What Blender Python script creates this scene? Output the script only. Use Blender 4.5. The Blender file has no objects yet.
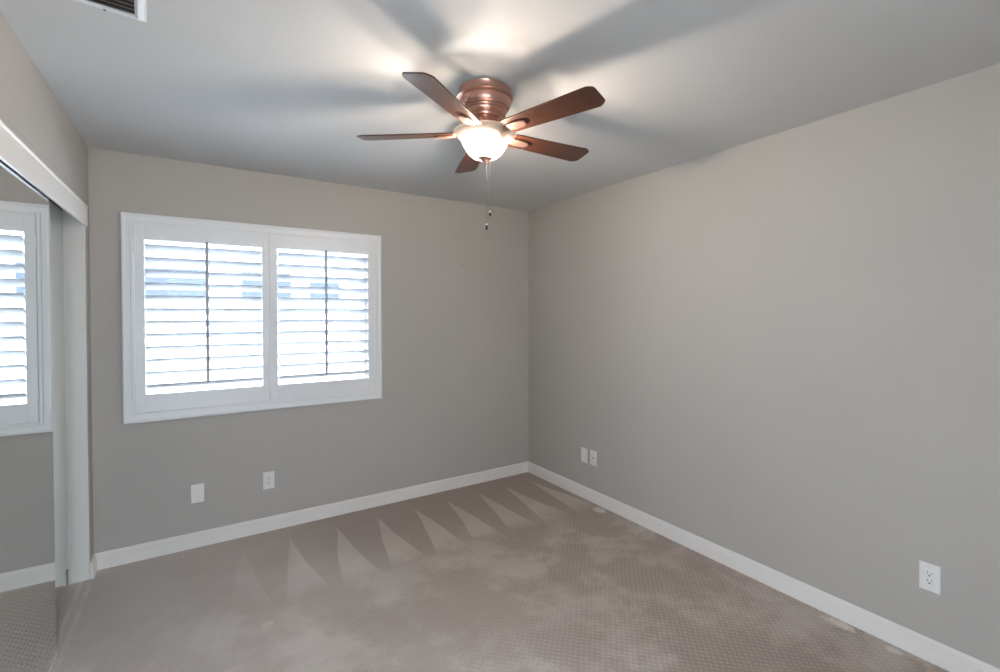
import bpy, bmesh, math, random
from mathutils import Vector, Matrix

random.seed(4)
S = bpy.context.scene
COL = S.collection
R = math.radians

# ------------------------------------------------------------------ camera
CAM = Vector((-2.6079, -3.5430, 1.4758))
F_PX, PITCH, YAW, ROLL = 468.66, 0.0141, 0.5743, -0.0019
fw = Vector((math.sin(YAW) * math.cos(PITCH), math.cos(YAW) * math.cos(PITCH), -math.sin(PITCH)))
rt = Vector((math.cos(YAW), -math.sin(YAW), 0.0))
up = rt.cross(fw)
r2 = rt * math.cos(ROLL) + up * math.sin(ROLL)
u2 = -rt * math.sin(ROLL) + up * math.cos(ROLL)
cd = bpy.data.cameras.new('camera')
cam = bpy.data.objects.new('camera', cd)
COL.objects.link(cam)
m4 = Matrix(((r2.x, u2.x, -fw.x, CAM.x), (r2.y, u2.y, -fw.y, CAM.y), (r2.z, u2.z, -fw.z, CAM.z), (0, 0, 0, 1)))
cam.matrix_world = m4
cd.sensor_fit = 'HORIZONTAL'
cd.sensor_width = 36.0
cd.lens = F_PX / 1000.0 * 36.0
cd.shift_y = -14.79 / 1000.0
cd.clip_start = 0.02
S.camera = cam

# ------------------------------------------------------------------ world, lights, exposure
W = bpy.data.worlds.new('overcast_sky')
S.world = W
W.use_nodes = True
bg = W.node_tree.nodes['Background']
bg.inputs['Color'].default_value = (0.72, 0.86, 1.0, 1)
bg.inputs['Strength'].default_value = 15.0
S.view_settings.view_transform = 'Standard'
S.view_settings.look = 'None'
S.view_settings.gamma = 1.0
S.view_settings.use_curve_mapping = False
S.view_settings.exposure = 0.30
S.cycles.max_bounces = 14
S.cycles.diffuse_bounces = 8
S.cycles.glossy_bounces = 6
S.cycles.transparent_max_bounces = 16
S.cycles.sample_clamp_indirect = 0.0
S.cycles.caustics_reflective = False
S.cycles.caustics_refractive = False
S.cycles.use_denoising = True
BULB_W = 40.0
sd = bpy.data.lights.new('sun', 'SUN')
sd.energy = 80.0
sd.angle = R(1.0)
sd.color = (0.90, 0.95, 1.0)
sun = bpy.data.objects.new('sun', sd)
COL.objects.link(sun)
sun.rotation_euler = Vector((-0.62, 0.12, -0.9)).to_track_quat('-Z', 'Y').to_euler()



def portal(name, loc, rot, sx, sy):
    d = bpy.data.lights.new(name, 'AREA')
    d.shape = 'RECTANGLE'
    d.size, d.size_y = sx, sy
    d.cycles.is_portal = True
    o = bpy.data.objects.new(name, d)
    COL.objects.link(o)
    o.location = loc
    o.rotation_euler = rot
    return o


portal('window_daylight', (-2.195, 0.135, 1.46), (R(-90), 0, 0), 1.46, 1.16)
portal('fill_doorway_daylight', (-2.68, -4.225, 1.03), (R(90), 0, 0), 0.54, 2.06)  # sky light through the added rear doorway, unseen fill
portal('fill_side_doorway_daylight', (-3.25, -3.44, 1.03), (0, R(-90), 0), 2.06, 0.40)  # sky light through the added side opening, unseen fill


# ------------------------------------------------------------------ materials
H = 2.44
XL = -3.121      # room side of the closet wall
XR = 0.0
YR = -4.10       # rear wall
DX0, DX1, DH = -2.95, -2.41, 2.06     # added doorway behind the camera, sized for fill light
DY0, DY1 = -3.24, -3.64                # added opening beside the camera, in the closet wall, for fill light


def mat(name, col, rough=0.6, metal=0.0, spec=None, coat=0.0):
    m = bpy.data.materials.new(name)
    m.use_nodes = True
    b = m.node_tree.nodes['Principled BSDF']
    b.inputs['Base Color'].default_value = (*col, 1)
    b.inputs['Roughness'].default_value = rough
    b.inputs['Metallic'].default_value = metal
    if spec is not None:
        b.inputs['Specular IOR Level'].default_value = spec
    if coat:
        b.inputs['Coat Weight'].default_value = coat
        b.inputs['Coat Roughness'].default_value = 0.25
    return m


class NT:
    """tiny helper to write node trees"""

    def __init__(self, m):
        self.t = m.node_tree
        self.b = self.t.nodes['Principled BSDF']
        self.g = None

    def n(self, kind, **kw):
        x = self.t.nodes.new(kind)
        for k, v in kw.items():
            setattr(x, k, v)
        return x

    def l(self, a, b):
        self.t.links.new(a, b)

    def put(self, sock, v):
        if isinstance(v, (int, float)):
            sock.default_value = v
        else:
            self.l(v, sock)

    def m(self, op, a, b=0.0, c=0.0, clamp=False):
        x = self.n('ShaderNodeMath', operation=op, use_clamp=clamp)
        self.put(x.inputs[0], a)
        self.put(x.inputs[1], b)
        self.put(x.inputs[2], c)
        return x.outputs[0]

    def pos(self):
        if self.g is None:
            g = self.n('ShaderNodeNewGeometry')
            s = self.n('ShaderNodeSeparateXYZ')
            self.l(g.outputs['Position'], s.inputs[0])
            self.g = (g.outputs['Position'], s.outputs[0], s.outputs[1], s.outputs[2])
        return self.g

    def noise(self, scale, detail=3.0, rough=0.55, vec=None, lo=None, hi=None):
        x = self.n('ShaderNodeTexNoise')
        x.inputs['Scale'].default_value = scale
        x.inputs['Detail'].default_value = detail
        x.inputs['Roughness'].default_value = rough
        self.l(vec if vec is not None else self.pos()[0], x.inputs['Vector'])
        o = x.outputs[0]
        if lo is not None:
            o = self.step(o, lo, hi)
        return o

    def step(self, v, lo, hi):
        x = self.n('ShaderNodeMapRange', interpolation_type='SMOOTHSTEP')
        self.put(x.inputs['Value'], v)
        x.inputs['From Min'].default_value = lo
        x.inputs['From Max'].default_value = hi
        return x.outputs[0]

    def mix(self, f, a, b):
        x = self.n('ShaderNodeMix', data_type='RGBA')
        self.put(x.inputs[0], f)
        for s, v in ((x.inputs[6], a), (x.inputs[7], b)):
            if isinstance(v, tuple):
                s.default_value = (*v, 1)
            else:
                self.l(v, s)
        return x.outputs[2]

    def bump(self, h, strength, dist):
        x = self.n('ShaderNodeBump')
        x.inputs['Strength'].default_value = strength
        x.inputs['Distance'].default_value = dist
        self.l(h, x.inputs['Height'])
        self.l(x.outputs[0], self.b.inputs['Normal'])


def painted(name, col, bump=0.08, rough=0.75, mottle=0.03):
    m = mat(name, col, rough, spec=0.25)
    k = NT(m)
    a = k.noise(3.0, 4, 0.6)
    c2 = tuple(c * (1 - mottle) for c in col)
    k.l(k.mix(a, col, c2), k.b.inputs['Base Color'])
    k.bump(k.noise(160, 2, 0.5), bump, 0.002)
    return m


M_WALL = painted('greige_wall_paint', (0.47, 0.442, 0.41), 0.10)
M_CEIL = painted('white_ceiling_paint', (0.57, 0.567, 0.563), 0.10)
M_WHITE = mat('white_trim_paint', (0.80, 0.77, 0.74), 0.38, spec=0.4)
M_JAMB = mat('off_white_jamb_paint', (0.78, 0.77, 0.73), 0.5, spec=0.3)
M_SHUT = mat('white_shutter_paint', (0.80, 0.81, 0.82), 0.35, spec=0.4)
M_LOUV = mat('white_louver_shaded', (0.60, 0.615, 0.645), 0.35, spec=0.4)  # shutter white darkened, underside shade put into the colour
M_ROD = mat('shutter_rod_backlit', (0.34, 0.36, 0.42), 0.4)  # dark look against the daylight put into the rod's colour
M_PLATE = mat('white_plate_plastic', (0.80, 0.79, 0.77), 0.3)
M_SLOT = mat('dark_slot', (0.03, 0.028, 0.026), 0.6)
M_SCREW = mat('painted_screw', (0.70, 0.69, 0.67), 0.35)
M_STEEL = mat('grey_steel', (0.35, 0.35, 0.35), 0.35, 0.9)
M_DARK = mat('dark_metal', (0.055, 0.055, 0.06), 0.5, 0.3)
M_COPPER = mat('brushed_copper', (0.60, 0.35, 0.275), 0.32, 0.85)
M_BRKT = mat('pale_copper', (0.50, 0.31, 0.25), 0.38, 0.8)
M_CHAIN = mat('chain_metal', (0.10, 0.095, 0.09), 0.6, 0.0)
M_FOB = mat('dark_fob', (0.02, 0.018, 0.016), 0.4)
M_MIRROR = mat('mirror_silver', (0.83, 0.845, 0.825), 0.01, 1.0)
M_EDGE = mat('green_glass_edge', (0.34, 0.46, 0.42), 0.15)
M_VENT = mat('vent_white_enamel', (0.62, 0.63, 0.65), 0.4)
M_VSLAT = mat('vent_slat_enamel', (0.42, 0.42, 0.41), 0.5)
M_VDARK = mat('vent_duct_shade', (0.045, 0.032, 0.03), 0.8)
M_EXT = painted('pale_stucco', (0.86, 0.86, 0.85), 0.2)
M_EWIN = mat('grey_window_glass', (0.085, 0.095, 0.115), 0.5, spec=0.05)
M_GROUND = painted('pale_concrete', (0.40, 0.40, 0.40), 0.2)

# carpet: nubby grid, vacuum wedges by the back wall, soft pile patches, small pale scuffs, left side painted brighter
M_CARPET = mat('greige_nubby_carpet', (0.36, 0.31, 0.275), 0.95, spec=0.1)
k = NT(M_CARPET)
P, px, py, pz = k.pos()
PI = math.pi
q = 0.0165
wv = k.n('ShaderNodeVectorMath', operation='MULTIPLY_ADD')
ns = k.n('ShaderNodeTexNoise')
ns.inputs['Scale'].default_value = 9
k.l(P, ns.inputs['Vector'])
k.l(ns.outputs[1], wv.inputs[0])
wv.inputs[1].default_value = (0.012, 0.012, 0)
k.l(P, wv.inputs[2])
sp = k.n('ShaderNodeSeparateXYZ')
k.l(wv.outputs[0], sp.inputs[0])
cx_ = k.m('COSINE', k.m('MULTIPLY', sp.outputs[0], PI / q))
cy_ = k.m('COSINE', k.m('MULTIPLY', sp.outputs[1], PI / q))
nub = k.step(k.m('MULTIPLY', cx_, cy_), -0.15, 0.95)
fib = k.noise(420, 2, 0.6)
d = k.m('MULTIPLY', py, -1.0)
wx = k.m('ADD', k.m('ADD', px, k.m('MULTIPLY', d, 0.04)), k.m('MULTIPLY', k.noise(1.1, 1), 0.12))
cell = k.m('SUBTRACT', k.m('FRACT', k.m('DIVIDE', k.m('ADD', wx, 5.0), 0.283)), 0.5)
ax = k.m('MULTIPLY', k.m('ABSOLUTE', cell), 0.283)
hw = k.m('MULTIPLY', k.m('SUBTRACT', d, 0.20), 0.15)
wedge = k.step(k.m('SUBTRACT', hw, ax), -0.004, 0.010)
wedge = k.m('MULTIPLY', wedge, k.step(k.m('ADD', px, k.m('MULTIPLY', k.noise(2.3, 2), 0.9)), -2.25, -1.35))
endn = k.m('MULTIPLY', k.noise(5, 2), 0.25)
wedge = k.m('MULTIPLY', wedge, k.m('SUBTRACT', 1.0, k.step(k.m('ADD', d, endn), 0.86, 1.12)))
lt = k.noise(2.4, 6, 0.66, lo=0.44, hi=0.64)
far = k.step(d, 0.45, 1.2)
side_light = k.step(k.m('ADD', k.m('ADD', px, k.m('MULTIPLY', py, 0.35)), k.m('MULTIPLY', k.noise(1.3, 4, 0.6), 1.5)), -2.4, -0.6)  # paints the floor brighter on the left and dimmer on the right, like light
pile = k.m('ADD', k.m('MULTIPLY', wedge, 0.85), k.m('MULTIPLY', k.m('MULTIPLY', lt, far), 0.75), clamp=True)
base = k.mix(side_light, k.mix(pile, (0.64, 0.59, 0.555), (0.82, 0.775, 0.745)), k.mix(pile, (0.39, 0.325, 0.285), (0.60, 0.53, 0.485)))
tone = k.m('ADD', k.m('MULTIPLY', nub, 0.17), k.m('MULTIPLY', fib, 0.10))
base = k.mix(tone, base, (0.80, 0.75, 0.71))


def spot(cx, cy, rx, ry, lo=0.2, hi=0.75):
    dx = k.m('DIVIDE', k.m('SUBTRACT', px, cx), rx)
    dy = k.m('DIVIDE', k.m('SUBTRACT', py, cy), ry)
    rr = k.m('ADD', k.m('MULTIPLY', dx, dx), k.m('MULTIPLY', dy, dy))
    rr = k.m('ADD', rr, k.m('MULTIPLY', k.noise(60, 3, 0.7), 2.4))
    return k.m('SUBTRACT', 1.0, k.step(rr, 1.35, 2.1))


sc = spot(-0.052, -2.560, 0.040, 0.085)
for a in ((-0.075, -1.00, 0.05, 0.07), (-0.055, -2.77, 0.03, 0.045), (-2.335, -1.075, 0.035, 0.03)):
    sc = k.m('MAXIMUM', sc, spot(*a))
off_ = k.m('MINIMUM', k.m('ABSOLUTE', k.m('ADD', px, 3.113)), k.m('ABSOLUTE', k.m('ADD', px, 3.156)))
strip = k.m('SUBTRACT', 1.0, k.step(off_, 0.004, 0.014))
strip = k.m('MULTIPLY', strip, k.noise(7, 3, lo=0.3, hi=0.6))
base = k.mix(k.m('MULTIPLY', strip, 0.55), base, (0.84, 0.79, 0.75))
base = k.mix(k.m('MULTIPLY', sc, 0.75), base, (0.80, 0.75, 0.70))
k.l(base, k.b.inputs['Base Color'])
hgt = k.m('ADD', nub, k.m('MULTIPLY', fib, 0.5))
k.bump(hgt, 0.55, 0.004)

# wood of the fan blades: grain along each blade (object X)
M_WOOD = mat('walnut_blade_wood', (0.16, 0.055, 0.025), 0.34, coat=0.35)
k = NT(M_WOOD)
tc = k.n('ShaderNodeTexCoord')
mp = k.n('ShaderNodeMapping')
mp.inputs['Scale'].default_value = (2.2, 34, 34)
k.l(tc.outputs['Object'], mp.inputs[0])
g1 = k.noise(2.0, 5, 0.6, vec=mp.outputs[0], lo=0.3, hi=0.75)
k.l(k.mix(g1, (0.075, 0.025, 0.012), (0.040, 0.013, 0.0065)), k.b.inputs['Base Color'])

# frosted lit glass bowl: glass that lets the bulbs' light through, glowing itself
M_BOWL = bpy.data.materials.new('frosted_bowl_glass')
M_BOWL.use_nodes = True
t = M_BOWL.node_tree
t.nodes.clear()
o_ = t.nodes.new('ShaderNodeOutputMaterial')
tr = t.nodes.new('ShaderNodeBsdfTransparent')
tr.inputs[0].default_value = (1.0, 0.97, 0.92, 1)
tl = t.nodes.new('ShaderNodeBsdfTranslucent')
tl.inputs[0].default_value = (0.150, 0.132, 0.122, 1)
gl = t.nodes.new('ShaderNodeBsdfDiffuse')
gl.inputs[0].default_value = (0.150, 0.130, 0.120, 1)
m1 = t.nodes.new('ShaderNodeMixShader')
m1.inputs[0].default_value = 0.45
m2 = t.nodes.new('ShaderNodeMixShader')
m2.inputs[0].default_value = 0.58
t.links.new(tl.outputs[0], m1.inputs[1])
t.links.new(gl.outputs[0], m1.inputs[2])
t.links.new(m1.outputs[0], m2.inputs[1])
t.links.new(tr.outputs[0], m2.inputs[2])
t.links.new(m2.outputs[0], o_.inputs[0])

M_SHIELD = M_BOWL.copy()  # dark cover added over the bowl, dims the light going up
M_SHIELD.name = 'light_shield_cover'
for x in M_SHIELD.node_tree.nodes:
    if x.type in ('BSDF_TRANSLUCENT', 'BSDF_DIFFUSE'):
        x.inputs[0].default_value = (0.012, 0.011, 0.010, 1)
[x for x in M_SHIELD.node_tree.nodes if x.type == 'MIX_SHADER'][1].inputs[0].default_value = 0.28

M_BULB = bpy.data.materials.new('lit_bulb')
M_BULB.use_nodes = True
t = M_BULB.node_tree
t.nodes.clear()
o_ = t.nodes.new('ShaderNodeOutputMaterial')
e_ = t.nodes.new('ShaderNodeEmission')
e_.inputs[0].default_value = (1.0, 0.86, 0.66, 1)
e_.inputs[1].default_value = 9.0
t.links.new(e_.outputs[0], o_.inputs[0])

# clear window glass
M_GLASS = bpy.data.materials.new('clear_window_glass')
M_GLASS.use_nodes = True
t = M_GLASS.node_tree
t.nodes.clear()
o_ = t.nodes.new('ShaderNodeOutputMaterial')
tr = t.nodes.new('ShaderNodeBsdfTransparent')
tr.inputs[0].default_value = (0.66, 0.68, 0.70, 1)
gg = t.nodes.new('ShaderNodeBsdfGlossy')
gg.inputs['Roughness'].default_value = 0.02
fr = t.nodes.new('ShaderNodeFresnel')
fr.inputs['IOR'].default_value = 1.15
mx = t.nodes.new('ShaderNodeMixShader')
t.links.new(fr.outputs[0], mx.inputs[0])
t.links.new(tr.outputs[0], mx.inputs[1])
t.links.new(gg.outputs[0], mx.inputs[2])
t.links.new(mx.outputs[0], o_.inputs[0])


# ------------------------------------------------------------------ mesh helpers
def box(bm, x0, y0, z0, x1, y1, z1):
    vs = [bm.verts.new(v) for v in ((x0, y0, z0), (x1, y0, z0), (x1, y1, z0), (x0, y1, z0),
                                    (x0, y0, z1), (x1, y0, z1), (x1, y1, z1), (x0, y1, z1))]
    for f in ((0, 3, 2, 1), (4, 5, 6, 7), (0, 1, 5, 4), (1, 2, 6, 5), (2, 3, 7, 6), (3, 0, 4, 7)):
        bm.faces.new([vs[i] for i in f])


def prism(bm, prof, axis, a0, a1):
    """extrude a closed 2D profile along an axis ('x': prof=(y,z); 'y': prof=(x,z); 'z': prof=(x,y))"""
    def pt(u, v, a):
        return {'x': (a, u, v), 'y': (u, a, v), 'z': (u, v, a)}[axis]
    A = [bm.verts.new(pt(u, v, a0)) for u, v in prof]
    B = [bm.verts.new(pt(u, v, a1)) for u, v in prof]
    n = len(prof)
    for i in range(n):
        bm.faces.new((A[i], A[(i + 1) % n], B[(i + 1) % n], B[i]))
    bm.faces.new(A[::-1])
    bm.faces.new(B)
    bmesh.ops.recalc_face_normals(bm, faces=bm.faces[:])


def lathe(bm, prof, c=(0, 0, 0), n=48, close=False):
    rings = []
    for r, z in prof:
        if r < 1e-6:
            rings.append([bm.verts.new((c[0], c[1], c[2] + z))])
        else:
            rings.append([bm.verts.new((c[0] + r * math.cos(2 * PI * i / n), c[1] + r * math.sin(2 * PI * i / n), c[2] + z)) for i in range(n)])
    seq = list(zip(rings, rings[1:]))
    if close:
        seq.append((rings[-1], rings[0]))
    for A, B in seq:
        for i in range(n):
            j = (i + 1) % n
            if len(A) == 1 and len(B) == 1:
                continue
            if len(A) == 1:
                bm.faces.new((A[0], B[i], B[j]))
            elif len(B) == 1:
                bm.faces.new((A[i], A[j], B[0]))
            else:
                bm.faces.new((A[i], A[j], B[j], B[i]))
    bmesh.ops.recalc_face_normals(bm, faces=bm.faces[:])


def tube(bm, pts, r, n=8):
    pts = [Vector(p) for p in pts]
    rings = []
    for i, p in enumerate(pts):
        tdir = (pts[min(i + 1, len(pts) - 1)] - pts[max(i - 1, 0)]).normalized()
        a = tdir.orthogonal().normalized()
        b = tdir.cross(a)
        rr = r[i] if isinstance(r, (list, tuple)) else r
        rings.append([bm.verts.new(p + rr * (a * math.cos(2 * PI * j / n) + b * math.sin(2 * PI * j / n))) for j in range(n)])
    for A, B in zip(rings, rings[1:]):
        for j in range(n):
            bm.faces.new((A[j], A[(j + 1) % n], B[(j + 1) % n], B[j]))
    bm.faces.new(rings[0][::-1])
    bm.faces.new(rings[-1])
    bmesh.ops.recalc_face_normals(bm, faces=bm.faces[:])


def obj(name, bm, m, parent=None, bevel=0.0, smooth=False, seg=2, loc=None):
    me = bpy.data.meshes.new(name)
    bm.to_mesh(me)
    bm.free()
    me.materials.append(m)
    o = bpy.data.objects.new(name, me)
    COL.objects.link(o)
    if parent is not None:
        o.parent = parent
    if loc is not None:
        o.location = loc
    if smooth:
        for p in me.polygons:
            p.use_smooth = True
        me.set_sharp_from_angle(angle=R(40))
    if bevel:
        b = o.modifiers.new('bevel', 'BEVEL')
        b.width = bevel
        b.segments = seg
        b.limit_method = 'ANGLE'
        b.angle_limit = R(40)
    return o


def B(*boxes):
    bm = bmesh.new()
    for b in boxes:
        box(bm, *b)
    return bm


def struct(name, bm, m, parent=None, **kw):
    o = obj(name, bm, m, parent, **kw)
    if parent is None:
        o['kind'] = 'structure'
    return o


def thing(name, label, cat, loc=(0, 0, 0), rot=(0, 0, 0), group=None):
    o = bpy.data.objects.new(name, None)
    o.empty_display_size = 0.1
    COL.objects.link(o)
    o.location = loc
    o.rotation_euler = rot
    o['label'] = label
    o['category'] = cat
    if group:
        o['group'] = group
    return o


def wall_mesh(axis, a0, a1, z0, z1, t0, t1, hole):
    """a wall slab with one rectangular hole, one mesh; axis 'x' runs along x (t = y)"""
    bm = bmesh.new()
    h0, h1, g0, g1 = hole
    A = [a0, h0, h1, a1]
    Z = [z0, g0, g1, z1]

    def V(a, t_, z):
        return (a, t_, z) if axis == 'x' else (t_, a, z)
    g = [[[bm.verts.new(V(a, t_, z)) for z in Z] for a in A] for t_ in (t0, t1)]
    for i in range(3):
        for j in range(3):
            if i == 1 and j == 1:
                continue
            for s in (0, 1):
                G = g[s]
                bm.faces.new((G[i][j], G[i + 1][j], G[i + 1][j + 1], G[i][j + 1]))

    def strip(i0, j0, i1, j1):
        try:
            bm.faces.new((g[0][i0][j0], g[0][i1][j1], g[1][i1][j1], g[1][i0][j0]))
        except ValueError:
            pass
    for i in range(3):
        strip(i, 0, i + 1, 0)
        strip(i, 3, i + 1, 3)
        strip(0, i, 0, i + 1)
        strip(3, i, 3, i + 1)
    for e in ((1, 1, 2, 1), (1, 2, 2, 2), (1, 1, 1, 2), (2, 1, 2, 2)):
        strip(*e)
    bmesh.ops.recalc_face_normals(bm, faces=bm.faces[:])
    return bm


# ------------------------------------------------------------------ the room
CB = -3.90       # back of the closet
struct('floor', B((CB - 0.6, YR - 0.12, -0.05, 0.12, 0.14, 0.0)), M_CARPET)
struct('ceiling', B((CB - 1.2, YR - 1.6, H, 0.12, 0.14, H + 0.05)), M_CEIL)  # runs out past the walls, overhang added to keep sun off the doorways
OX0, OX1, OZ0, OZ1 = -2.925, -1.465, 0.885, 2.04
struct('wall_back', wall_mesh('x', CB, 0.12, 0.0, H, 0.0, 0.14, (OX0, OX1, OZ0, OZ1)), M_WALL)
struct('wall_right', B((0.0, YR - 0.12, 0.0, 0.12, 0.0, H)), M_WALL)
b_ = B((CB, YR - 0.12, 0, DX0, YR, H), (DX1, YR - 0.12, 0, 0.0, YR, H), (DX0, YR - 0.12, DH, DX1, YR, H))
struct('wall_rear', b_, M_WALL)
b_ = B((DX0 - 0.06, YR, 0, DX0, YR + 0.018, DH + 0.06), (DX1, YR, 0, DX1 + 0.06, YR + 0.018, DH + 0.06), (DX0, YR, DH, DX1, YR + 0.018, DH + 0.06))
struct('fill_doorway_1', b_, M_WHITE, bevel=0.004)  # casing of the unseen rear opening added to let fill light in
# closet wall: stub by the back wall, header above the doors, pier behind
CY0, CY1 = -0.103, -2.95
TK = 0.122
b_ = B((XL - TK, CY0, 0, XL, 0, H))
struct('wall_left', b_, M_WALL, bevel=0.006)
struct('wall_left_header', B((XL - TK, CY1, 2.095, XL, CY0, H)), M_WALL)
struct('wall_left_pier', B((XL - TK, YR, 0, XL, DY1, H), (XL - TK, DY0, 0, XL, CY1, H), (XL - TK, DY1, DH, XL, DY0, H)), M_WALL)
struct('fill_doorway_2', B((XL, DY1 - 0.06, 0, XL + 0.018, DY1, DH + 0.06), (XL, DY0, 0, XL + 0.018, DY0 + 0.06, DH + 0.06), (XL, DY1, DH, XL + 0.018, DY0, DH + 0.06)), M_WHITE, bevel=0.004)  # casing of the unseen side opening added to light the right wall
struct('wall_closet', B((CB - 0.1, CY1 - 0.1, 0, CB, 0, H)), M_WALL)
struct('wall_closet_end', B((CB, CY1 - 0.1, 0, XL - TK, CY1, H)), M_WALL)
# jamb boards, fascia over the doors
struct('trim_1', B((XL - TK, CY0 - 0.013, 0.0, XL - 0.003, CY0, 2.095)), M_JAMB, bevel=0.003)
struct('trim_2', B((XL - TK, CY1, 0.0, XL - 0.003, CY1 + 0.013, 2.095)), M_JAMB, bevel=0.003)
FZ0, FZ1 = 1.968, 2.080
prof = [(XL - 0.003, FZ0), (XL + 0.010, FZ0), (XL + 0.010, FZ1 - 0.016), (XL + 0.014, FZ1 - 0.010), (XL + 0.014, FZ1 - 0.002), (XL + 0.010, FZ1), (XL - 0.003, FZ1)]
b_ = bmesh.new()
prism(b_, prof, 'y', CY1 - 0.03, CY0 - 0.008)
struct('trim_3', b_, M_WHITE, bevel=0.002)

# small bumper block at the foot of the jamb
struct('trim_5', B((-3.2135, CY0 - 0.026, 0.0, -3.2015, CY0 - 0.013, 0.088)), M_WHITE, bevel=0.003)

# baseboards
BH = 0.095


def base_prof(s):
    return [(0, 0), (s * 0.015, 0), (s * 0.015, BH - 0.034), (s * 0.010, BH - 0.030), (s * 0.010, BH - 0.020), (s * 0.0125, BH - 0.017), (s * 0.0115, BH - 0.010),
            (s * 0.007, BH - 0.003), (s * 0.004, BH), (0, BH)]


b_ = bmesh.new()
prism(b_, [(u - 0.0, v) for u, v in base_prof(-1)], 'x', XL, 0.0)
struct('baseboard_back', b_, M_WHITE)
b_ = bmesh.new()
prism(b_, base_prof(-1), 'y', YR, -0.014)
struct('baseboard_right', b_, M_WHITE)
b_ = bmesh.new()
prism(b_, [(XL + u, v) for u, v in base_prof(1)], 'y', CY0 - 0.012, -0.014)
struct('baseboard_left', b_, M_WHITE)
b_ = bmesh.new()
prism(b_, [(YR + u, v) for u, v in base_prof(1)], 'x', DX1 + 0.06, -0.015)
struct('baseboard_rear', b_, M_WHITE)

# ------------------------------------------------------------------ window behind the shutters
MX = -2.195
YW0, YW1 = 0.085, 0.125
b_ = bmesh.new()
fwid = 0.045
box(b_, OX0, YW0, OZ0, OX0 + fwid, YW1, OZ1)
box(b_, OX1 - fwid, YW0, OZ0, OX1, YW1, OZ1)
box(b_, OX0 + fwid, YW0, OZ0, OX1 - fwid, YW1, OZ0 + fwid)
box(b_, OX0 + fwid, YW0, OZ1 - fwid, OX1 - fwid, YW1, OZ1)
box(b_, MX - 0.024, YW0, OZ0 + fwid, MX + 0.024, YW1, OZ1 - fwid)
win = struct('window_1', b_, M_WHITE, bevel=0.003)
for a, c in ((OX0 + fwid, MX - 0.024), (MX + 0.024, OX1 - fwid)):
    obj('glass_pane', B((a, 0.102, OZ0 + fwid, c, 0.107, OZ1 - fwid)), M_GLASS, win)

# shutter frame on the wall around both shutters
SX0, SX1, SZ0, SZ1 = -2.978, -1.414, 0.832, 2.083
PX0, PX1, PZ0, PZ1 = -2.916, -1.470, 0.892, 2.026     # shutter panels
FY = -0.026


def frame_ring(bm, x0, x1, z0, z1, prof):
    """mitred picture-frame ring; prof = list of (inset, y), closed"""
    loops = []
    for d_, y_ in prof:
        loops.append([bm.verts.new(v) for v in ((x0 + d_, y_, z0 + d_), (x1 - d_, y_, z0 + d_), (x1 - d_, y_, z1 - d_), (x0 + d_, y_, z1 - d_))])
    n = len(loops)
    for i in range(n):
        A, C = loops[i], loops[(i + 1) % n]
        for j in range(4):
            bm.faces.new((A[j], A[(j + 1) % 4], C[(j + 1) % 4], C[j]))
    bmesh.ops.recalc_face_normals(bm, faces=bm.faces[:])


b_ = bmesh.new()
wd = PX0 - SX0 - 0.003
frame_ring(b_, SX0, SX1, SZ0, SZ1, [(0, 0.0), (0, FY + 0.004), (0.004, FY), (0.011, FY), (0.014, FY + 0.004), (0.020, FY + 0.006),
                                    (0.040, FY + 0.006), (0.043, FY + 0.003), (0.050, FY + 0.003), (wd, FY + 0.007), (wd, 0.03), (0.056, 0.03), (0.0545, 0.0)])
struct('trim_4', b_, M_SHUT)

# ------------------------------------------------------------------ plantation shutters
LW, LT, TILT = 0.089, 0.011, R(25)
PYF, PYB = -0.020, 0.008


def louver_bm(length):
    bm = bmesh.new()
    pr = []
    n = 20
    for i in range(n):
        a = 2 * PI * i / n
        u = LW / 2 * math.cos(a)
        v = LT / 2 * math.sin(a)
        # room edge (u<0 -> -y) is up
        y_ = u * math.cos(TILT) + v * math.sin(TILT)
        z_ = -u * math.sin(TILT) + v * math.cos(TILT)
        pr.append((y_, z_))
    prism(bm, pr, 'x', -length / 2, length / 2)
    return bm


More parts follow.
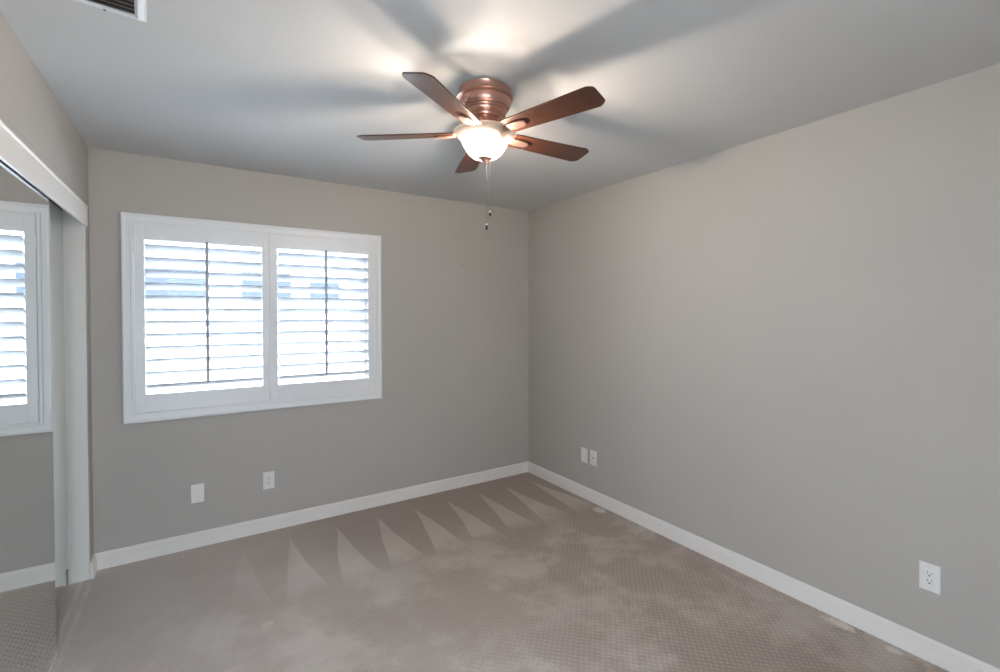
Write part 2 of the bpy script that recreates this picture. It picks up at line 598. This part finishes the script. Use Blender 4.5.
def shutter(label, x0, x1, ox0, ox1, hinge_x, rod_x, hs):
    xc = (x0 + x1) / 2
    r = thing('plantation_shutter', label, 'shutter', (xc, -0.006, PZ0), group='shutters on the back window')
    L = lambda v: v - xc
    oz0, oz1 = 0.996 - PZ0, 1.930 - PZ0
    ph = PZ1 - PZ0
    y0, y1 = PYF + 0.006, PYB + 0.006
    obj('stile', B((L(x0), y0, 0, L(ox0), y1, ph)), M_SHUT, r, bevel=0.002)
    obj('stile', B((L(ox1), y0, 0, L(x1), y1, ph)), M_SHUT, r, bevel=0.002)
    obj('rail', B((L(ox0), y0 + 0.001, oz1, L(ox1), y1, ph)), M_SHUT, r, bevel=0.0015)
    obj('rail', B((L(ox0), y0 + 0.001, 0, L(ox1), y1, oz0)), M_SHUT, r, bevel=0.0015)
    ln = ox1 - ox0 - 0.006
    first = None
    for i in range(12):
        ze = 1.060 + i * 0.0766          # room-side edge of each louver
        zc = ze - LW / 2 * math.sin(TILT) - PZ0
        if first is None:
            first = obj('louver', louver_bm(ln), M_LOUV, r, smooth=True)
            lv = first
        else:
            lv = first.copy()
            COL.objects.link(lv)
            lv.parent = r
        lv.location = (L((ox0 + ox1) / 2), 0.0, zc)
    b = bmesh.new()
    box(b, L(rod_x) - 0.0085, -0.062, 1.052 - PZ0, L(rod_x) + 0.0085, -0.048, 1.936 - PZ0)
    rod = obj('tilt_rod', b, M_ROD, r, bevel=0.002)
    b = bmesh.new()
    lathe(b, [(0, -0.012), (0.006, -0.010), (0.008, 0), (0.006, 0.009), (0, 0.012)], (L(rod_x), -0.052, 1.945 - PZ0), n=16)
    kb = obj('knob', b, M_SHUT, r, smooth=True)
    kb['label'] = 'small white knob above the tilt rod'
    b = B((L(rod_x) - 0.003, -0.05, 1.942 - PZ0, L(rod_x) + 0.003, y0, 1.948 - PZ0))
    obj('catch', b, M_SHUT, r)
    for zh in (0.15, ph - 0.15):
        b = bmesh.new()
        tube(b, [(L(hinge_x), y0 - 0.003, zh - 0.035), (L(hinge_x), y0 - 0.003, zh + 0.035)], 0.0035, 10)
        box(b, L(hinge_x) - 0.006, y0 - 0.0012, zh - 0.032, L(hinge_x) + 0.006, y0 + 0.002, zh + 0.032)
        obj('hinge', b, M_SHUT, r)
    return r


shutter('white louvered shutter panel on the left half of the back window, nearer the closet', PX0, -2.1945, -2.869, -2.236, PX0 - 0.001, -2.551, -1)
shutter('white louvered shutter panel on the right half of the back window, nearer the room corner', -2.1925, PX1, -2.142, -1.518, PX1 + 0.001, -1.831, 1)

# ------------------------------------------------------------------ mirrored closet doors
def mirror_door(label, xf, y0, y1, ztop, front):
    """mirror face at x = xf, running from y0 (nearer the window) back to y1"""
    r = thing('mirrored_closet_door', label, 'closet door', (xf, (y0 + y1) / 2, 0.0), group='mirrored sliding closet doors')
    yc = (y0 + y1) / 2
    a, c = y1 - yc, y0 - yc
    zb = 0.028 if front else 0.006
    zt = ztop - (0.024 if front else 0.014)
    obj('mirror', B((-0.005, a, zb, 0.0, c - 0.002, zt)), M_MIRROR, r)
    obj('glass_edge', B((-0.0055, c - 0.002, zb, 0.0, c, zt)), M_EDGE, r)
    obj('backing_panel', B((-0.022, a, 0.02, -0.0055, c, ztop - 0.01)), M_JAMB, r)
    if front:
        obj('bottom_rail', B((-0.024, a, 0.006, 0.003, c, 0.030)), M_WHITE, r, bevel=0.002)
    obj('top_rail', B((-0.024, a, zt - 0.002, 0.003 if front else 0.001, c, ztop)), M_WHITE if front else M_DARK, r, bevel=0.002 if front else 0.0)
    for yy in (c - 0.09, a + 0.09):
        b = bmesh.new()
        box(b, -0.016, yy - 0.03, ztop - 0.002, -0.012, yy + 0.03, ztop + 0.008)
        obj('roller', b, M_DARK, r)
    g = obj('guide', B((-0.018, c - 0.006, 0.0, -0.002, c + 0.008, 0.016)), M_DARK, r, bevel=0.002)
    g['label'] = 'dark floor guide'
    return r


mirror_door('mirrored sliding closet door on the front track reflecting the shuttered window', -3.128, -0.830, -2.13, 2.006, True)
mirror_door('mirrored closet door on the rear track, only a greenish strip showing beside the white jamb', -3.214, -0.1175, -1.45, 2.060, False)
tk = thing('sliding_door_track', 'dark metal track above the mirrored closet doors behind the white fascia', 'track', (-3.176, -1.53, 2.095))
obj('channel', B((-0.050, -1.40, -0.012, 0.048, 1.41, 0.0)), M_STEEL, tk)

# ------------------------------------------------------------------ wall plates
def plate(name, label, cat, loc, rotz, kind, group=None):
    """local frame: plate in XZ plane, facing -Y"""
    r = thing(name, label, cat, loc, (0, 0, rotz), group)
    w, h = 0.0355, 0.059
    bm = bmesh.new()
    prism(bm, [(-w, -h), (w, -h), (w, h), (-w, h)], 'y', 0, -0.0035)
    fr_ = [v for v in bm.verts if v.co.y < -0.001]
    bmesh.ops.scale(bm, vec=(0.93, 1, 0.96), verts=fr_)
    if kind == 'x':
        pass
    for v in fr_:
        v.co.y = -0.0055
    obj('cover_plate', bm, M_PLATE, r, bevel=0.001)
    yf = -0.0055

    def screw(z):
        b = bmesh.new()
        lathe(b, [(0, 0.0012), (0.0022, 0.0009), (0.0030, 0)], n=14)
        bmesh.ops.rotate(b, cent=(0, 0, 0), matrix=Matrix.Rotation(R(90), 3, 'X'), verts=b.verts[:])
        obj('screw', b, M_SCREW, r, loc=(0, yf, z))
    if kind == 'duplex':
        screw(0.0465)
        screw(-0.0465)
        s = obj('receptacle', B((-0.0168, yf - 0.0022, -0.0335, 0.0168, yf + 0.001, 0.0335)), M_PLATE, r, bevel=0.001)
        for zc in (0.016, -0.016):
            y_ = yf - 0.0024
            obj('slot', B((-0.0075, y_, zc, -0.0055, y_ + 0.002, zc + 0.009)), M_SLOT, s)
            obj('slot', B((0.0055, y_, zc + 0.001, 0.0075, y_ + 0.002, zc + 0.008)), M_SLOT, s)
            b = bmesh.new()
            prism(b, [(0.0030 * math.cos(PI + PI * i / 8), -0.0065 + zc + 0.0030 * math.sin(PI + PI * i / 8)) for i in range(9)] + [(0.0030, zc - 0.004), (-0.0030, zc - 0.004)], 'y', y_, y_ + 0.002)
            obj('ground_hole', b, M_SLOT, s)
    elif kind == 'blank':
        screw(0.021)
        screw(-0.021)
    elif kind == 'jack':
        screw(0.030)
        screw(-0.030)
        b = bmesh.new()
        lathe(b, [(0.0, 0.009), (0.0012, 0.009), (0.0012, 0.006), (0.0045, 0.006), (0.0045, 0.002), (0.0062, 0.002), (0.0062, 0)], n=18)
        bmesh.ops.rotate(b, cent=(0, 0, 0), matrix=Matrix.Rotation(R(90), 3, 'X'), verts=b.verts[:])
        j = obj('jack', b, M_STEEL, r, loc=(0, yf, 0))
    return r


plate('blank_wall_plate', 'plain white blank cover plate on the back wall, left of the outlet under the window', 'wall plate', (-2.614, 0, 0.341), 0, 'blank')
plate('electrical_outlet', 'white duplex outlet on the back wall below the window, right of a blank plate', 'outlet', (-2.204, 0, 0.345), 0, 'duplex', 'duplex outlets')
plate('blank_wall_plate', 'plain white cover plate on the right wall nearest the room corner, beside the jack plate', 'wall plate', (0, -0.760, 0.345), R(-90), 'blank')
plate('cable_jack_plate', 'white plate with a small central cable jack on the right wall near the corner', 'wall plate', (0, -0.862, 0.348), R(-90), 'jack')
plate('electrical_outlet', 'white duplex outlet alone on the right wall nearest the viewer, above the baseboard', 'outlet', (0, -2.875, 0.355), R(-90), 'duplex', 'duplex outlets')

# small nail left in the back wall
b_ = bmesh.new()
tube(b_, [(0, 0.01, 0), (0, -0.012, 0.003)], 0.0016, 8)
nl = thing('picture_nail', 'tiny dark nail left in the back wall between window and corner', 'nail', (-0.706, 0, 1.892))
obj('shank', b_, M_DARK, nl)
b_ = bmesh.new()
lathe(b_, [(0, 0.001), (0.004, 0.0006), (0.004, -0.0006), (0, -0.001)], n=12)
bmesh.ops.rotate(b_, cent=(0, 0, 0), matrix=Matrix.Rotation(R(90), 3, 'X'), verts=b_.verts[:])
obj('nail_head', b_, M_DARK, nl, loc=(0, -0.013, 0.003))

# ------------------------------------------------------------------ ceiling vent
VR = R(4)
vx1, vy1 = -2.737, -1.613
vt = thing('ceiling_vent', 'white metal air vent with dark slats in the ceiling near the closet', 'vent', (vx1 - 0.18 * math.cos(VR) + 0.13 * math.sin(VR), vy1 - 0.18 * math.sin(VR) - 0.13 * math.cos(VR), H), (0, 0, VR))
hx, hy = 0.18, 0.13
b_ = bmesh.new()
loops = []
for d_, z_ in ((0, 0), (0, -0.003), (0.006, -0.008), (0.022, -0.010), (0.030, -0.004), (0.030, 0.0)):
    loops.append([b_.verts.new(v) for v in ((-hx + d_, -hy + d_ * .7, z_), (hx - d_, -hy + d_ * .7, z_), (hx - d_, hy - d_ * .7, z_), (-hx + d_, hy - d_ * .7, z_))])
for i in range(len(loops)):
    A, C = loops[i], loops[(i + 1) % len(loops)]
    for j in range(4):
        b_.faces.new((A[j], A[(j + 1) % 4], C[(j + 1) % 4], C[j]))
bmesh.ops.recalc_face_normals(b_, faces=b_.faces[:])
obj('frame', b_, M_VENT, vt)
obj('duct_shade_sheet', B((-hx + 0.028, -hy + 0.02, -0.0012, hx - 0.028, hy - 0.02, -0.0002)), M_VDARK, vt)  # flat dark sheet, stands for the shade inside the duct
first = None
for i in range(9):
    yy = -hy + 0.032 + i * 0.0242
    if first is None:
        b_ = bmesh.new()
        prism(b_, [(-0.007, -0.0090), (-0.006, -0.0097), (0.0085, -0.0024), (0.0075, -0.0016)], 'x', -hx + 0.030, hx - 0.030)
        first = sl = obj('slat', b_, M_VSLAT, vt)
    else:
        sl = first.copy()
        COL.objects.link(sl)
        sl.parent = vt
    sl.location = (0, yy, 0)
b_ = bmesh.new()
lathe(b_, [(0, -0.0115), (0.003, -0.011), (0.004, -0.0098)], (0.075, hy - 0.0105, 0), n=12)
obj('screw', b_, M_SLOT, vt)

# ------------------------------------------------------------------ ceiling fan
FX, FYC = -1.5533, -1.7968
fan = thing('ceiling_fan', 'copper ceiling fan with five walnut blades and a lit frosted glass bowl', 'ceiling fan', (FX, FYC, H))
zz = lambda z: z - H
b_ = bmesh.new()
lathe(b_, [(r_, zz(z_)) for r_, z_ in [(0,2.44), (0.113,2.44), (0.11,2.433), (0.1095,2.42), (0.117,2.414), (0.1225,2.409), (0.1225,2.403), (0.115,2.399), (0.109,2.397), (0.109,2.394), (0.112,2.391), (0.1115,2.376), (0.106,2.364), (0.101,2.3605), (0.0945,2.3605), (0.0945,2.3575), (0.0965,2.355), (0.0945,2.351), (0.0895,2.35), (0.0895,2.347), (0.092,2.344), (0.09,2.335), (0.083,2.3295), (0.075,2.3295), (0.075,2.327), (0.0775,2.324), (0.075,2.318), (0.066,2.3145), (0,2.314)]], n=72)
obj('motor_housing', b_, M_COPPER, fan, smooth=True)
b_ = bmesh.new()
lathe(b_, [(0, zz(2.316)), (0.058, zz(2.316)), (0.060, zz(2.306)), (0.056, zz(2.300)), (0.050, zz(2.296)), (0.050, zz(2.270)), (0.062, zz(2.264)), (0.064, zz(2.254)), (0.05, zz(2.250)), (0, zz(2.250))], n=48)
obj('switch_housing', b_, M_COPPER, fan, smooth=True)

# blade outline (x along the blade, y across)
ZB = 2.2576
PH0 = 214.5


def round_poly(pts, rad, n=6):
    out = []
    N = len(pts)
    for i in range(N):
        p0, p1, p2 = Vector(pts[i - 1]), Vector(pts[i]), Vector(pts[(i + 1) % N])
        r_ = rad[i]
        a = (p0 - p1).normalized()
        c = (p2 - p1).normalized()
        ang = a.angle(c)
        d_ = r_ / math.tan(ang / 2)
        s, e = p1 + a * d_, p1 + c * d_
        for j in range(n + 1):
            u = j / n
            out.append(tuple((s * (1 - u) ** 2 + p1 * 2 * u * (1 - u) + e * u * u)))
    return out


def blade_parts():
    root = bpy.data.objects.new('tmp', None)
    bm = bmesh.new()
    pr = round_poly([(0.122, -0.046), (0.530, -0.062), (0.556, -0.048), (0.556, 0.040), (0.530, 0.060), (0.122, 0.046)],
                    [0.022, 0.03, 0.02, 0.02, 0.03, 0.022])
    prism(bm, pr, 'z', -0.003, 0.003)
    return bm


for i in range(5):
    ang = R(PH0 + 72 * i)
    rot = Matrix.Rotation(ang, 4, 'Z')
    pitch = Matrix.Rotation(R(-12), 4, 'X')
    bl = obj('blade', blade_parts(), M_WOOD, fan, bevel=0.0012)
    bl.matrix_local = Matrix.Translation((0, 0, zz(ZB))) @ rot @ pitch
    # copper blade arm: bar from the motor down to the blade root, forked pad under the blade
    b_ = bmesh.new()
    path = [(0.052, 0, 0.050, 0.013), (0.085, 0, 0.043, 0.0125), (0.115, 0, 0.012, 0.015), (0.135, 0, -0.006, 0.020), (0.165, 0, -0.0085, 0.0225), (0.205, 0, -0.0085, 0.020), (0.222, 0, -0.0075, 0.010)]
    rings = []
    for x_, y_, z_, hw_ in path:
        th = 0.0042
        rings.append([b_.verts.new(v) for v in ((x_, -hw_, z_ - th), (x_, hw_, z_ - th), (x_, hw_, z_ + th), (x_, -hw_, z_ + th))])
    for A, C in zip(rings, rings[1:]):
        for j in range(4):
            b_.faces.new((A[j], A[(j + 1) % 4], C[(j + 1) % 4], C[j]))
    b_.faces.new(rings[0][::-1])
    b_.faces.new(rings[-1])
    bmesh.ops.recalc_face_normals(b_, faces=b_.faces[:])
    ar = obj('blade_arm', b_, M_BRKT, bl, bevel=0.003, seg=3)
    for x_, y_ in ((0.155, 0.0), (0.20, 0.0)):
        b_ = bmesh.new()
        lathe(b_, [(0, -0.0155), (0.004, -0.0148), (0.0055, -0.012)], (x_, y_, 0), n=12)

# glass bowl, finial, bulbs, pull chains
b_ = bmesh.new()
outer = [(0.012, 2.1495), (0.034, 2.1515), (0.055, 2.158), (0.072, 2.172), (0.086, 2.190), (0.096, 2.208), (0.103, 2.224), (0.113, 2.238), (0.126, 2.249), (0.134, 2.2545), (0.137, 2.259)]
inner = [(0.1345, 2.261), (0.131, 2.259), (0.124, 2.253), (0.111, 2.242), (0.100, 2.227), (0.093, 2.210), (0.083, 2.193), (0.070, 2.176), (0.053, 2.162), (0.033, 2.155), (0.012, 2.153)]
lathe(b_, [(r_, zz(z_)) for r_, z_ in outer + inner], n=64, close=True)
obj('glass_bowl', b_, M_BOWL, fan, smooth=True)
b_ = bmesh.new()
lathe(b_, [(0.052, zz(2.266)), (0.124, zz(2.2585)), (0.124, zz(2.2565)), (0.052, zz(2.263))], n=48, close=True)
obj('light_shield', b_, M_SHIELD, fan, smooth=True)  # added shield, keeps the bulbs from overlighting the ceiling
b_ = bmesh.new()
lathe(b_, [(0, zz(2.250)), (0.006, zz(2.250)), (0.006, zz(2.158)), (0, zz(2.158))], n=16)
obj('centre_rod', b_, M_BRKT, fan, smooth=True)
b_ = bmesh.new()
lathe(b_, [(0, zz(2.160)), (0.028, zz(2.1595)), (0.032, zz(2.155)), (0.031, zz(2.150)), (0.022, zz(2.146)), (0.017, zz(2.142)), (0.016, zz(2.139)), (0.011, zz(2.135)), (0.009, zz(2.131)), (0.0, zz(2.1295))], n=32)
obj('finial', b_, M_COPPER, fan, smooth=True)
for a in (108, 288):
    bx_, by_ = 0.045 * math.cos(R(a)), 0.055 * math.sin(R(a))
    b_ = bmesh.new()
    lathe(b_, [(0, zz(2.186)), (0.010, zz(2.188)), (0.0165, zz(2.197)), (0.0165, zz(2.207)), (0.010, zz(2.220)), (0.008, zz(2.232)), (0, zz(2.232))], (bx_, by_, 0), n=20)
    bu = obj('bulb', b_, M_BULB, fan, smooth=True)
    b_ = bmesh.new()
    lathe(b_, [(0, zz(2.228)), (0.012, zz(2.228)), (0.012, zz(2.246)), (0, zz(2.246))], (bx_, by_, 0), n=16)
    tube(b_, [(bx_, by_, zz(2.246)), (bx_ * 0.75, by_ * 0.75, zz(2.258))], 0.006, 8)
    obj('bulb_socket', b_, M_BRKT, fan, smooth=True)
    ld = bpy.data.lights.new('bulb_light', 'POINT')
    ld.energy = BULB_W
    ld.color = (1.0, 0.90, 0.81)
    ld.shadow_soft_size = 0.018
    lo = bpy.data.objects.new('bulb_light', ld)
    COL.objects.link(lo)
    lo.location = (FX + bx_ * 0.6, FYC + by_ * 0.6, 2.168)

rv = Vector((math.cos(YAW), -math.sin(YAW), 0))
for off, zend, ztop_f in ((0.006, 1.843, 1.872), (0.0205, 1.902, 1.927)):
    c = rv * off
    b_ = bmesh.new()
    tube(b_, [(c.x, c.y, zz(2.143)), (c.x, c.y, zz(ztop_f))], 0.0005, 6)
    ch = obj('pull_chain', b_, M_CHAIN, fan)
    b_ = bmesh.new()
    lathe(b_, [(0, zz(ztop_f)), (0.003, zz(ztop_f - 0.001)), (0.0048, zz(ztop_f - 0.009)), (0.0, zz(ztop_f - 0.009))], (c.x, c.y, 0), n=14)
    cap = obj('fob_cap', b_, M_WHITE, ch, smooth=True)
    b_ = bmesh.new()
    lathe(b_, [(0, zz(ztop_f - 0.009)), (0.0048, zz(ztop_f - 0.009)), (0.0052, zz(zend + 0.004)), (0.003, zz(zend)), (0, zz(zend))], (c.x, c.y, 0), n=14)
    fo = obj('fob', b_, M_FOB, ch, smooth=True)
    fo['label'] = 'dark pull weight'
    if off < 0.01:
        b_ = bmesh.new()
        lathe(b_, [(0, 0.006), (0.002, 0.004), (0.002, -0.004), (0, -0.006)], (c.x, c.y, zz(2.052)), n=10)
        obj('chain_connector', b_, M_FOB, ch)

# ------------------------------------------------------------------ outside
struct('ground_outside', B((-14, -14, -0.20, 12, 12, -0.06)), M_GROUND)
nb = thing('neighbouring_house', 'pale house wall with grey windows seen through the bright shutter louvers', 'house', (-2.0, 5.0, -0.06))
L = lambda x, z: (x + 2.0, z + 0.06)
obj('wall', B((-7, 0, 0, 8, 0.3, 2.75)), M_EXT, nb)


def ewin(x0, x1, z0, z1):
    a, z0_ = L(x0, z0)
    c, z1_ = L(x1, z1)
    w = obj('window', B((a - 0.05, -0.02, z0_ - 0.05, c + 0.05, 0.0, z1_ + 0.05)), M_EXT, nb)
    obj('pane', B((a, -0.035, z0_, c, -0.022, z1_)), M_EWIN, w)


for a in ((-3.25, -2.48, 1.76, 2.17), (-2.00, -1.68, 1.76, 2.17), (-1.48, -1.27, 1.76, 2.17), (-0.98, -0.48, 1.76, 2.09)):
    ewin(*a)
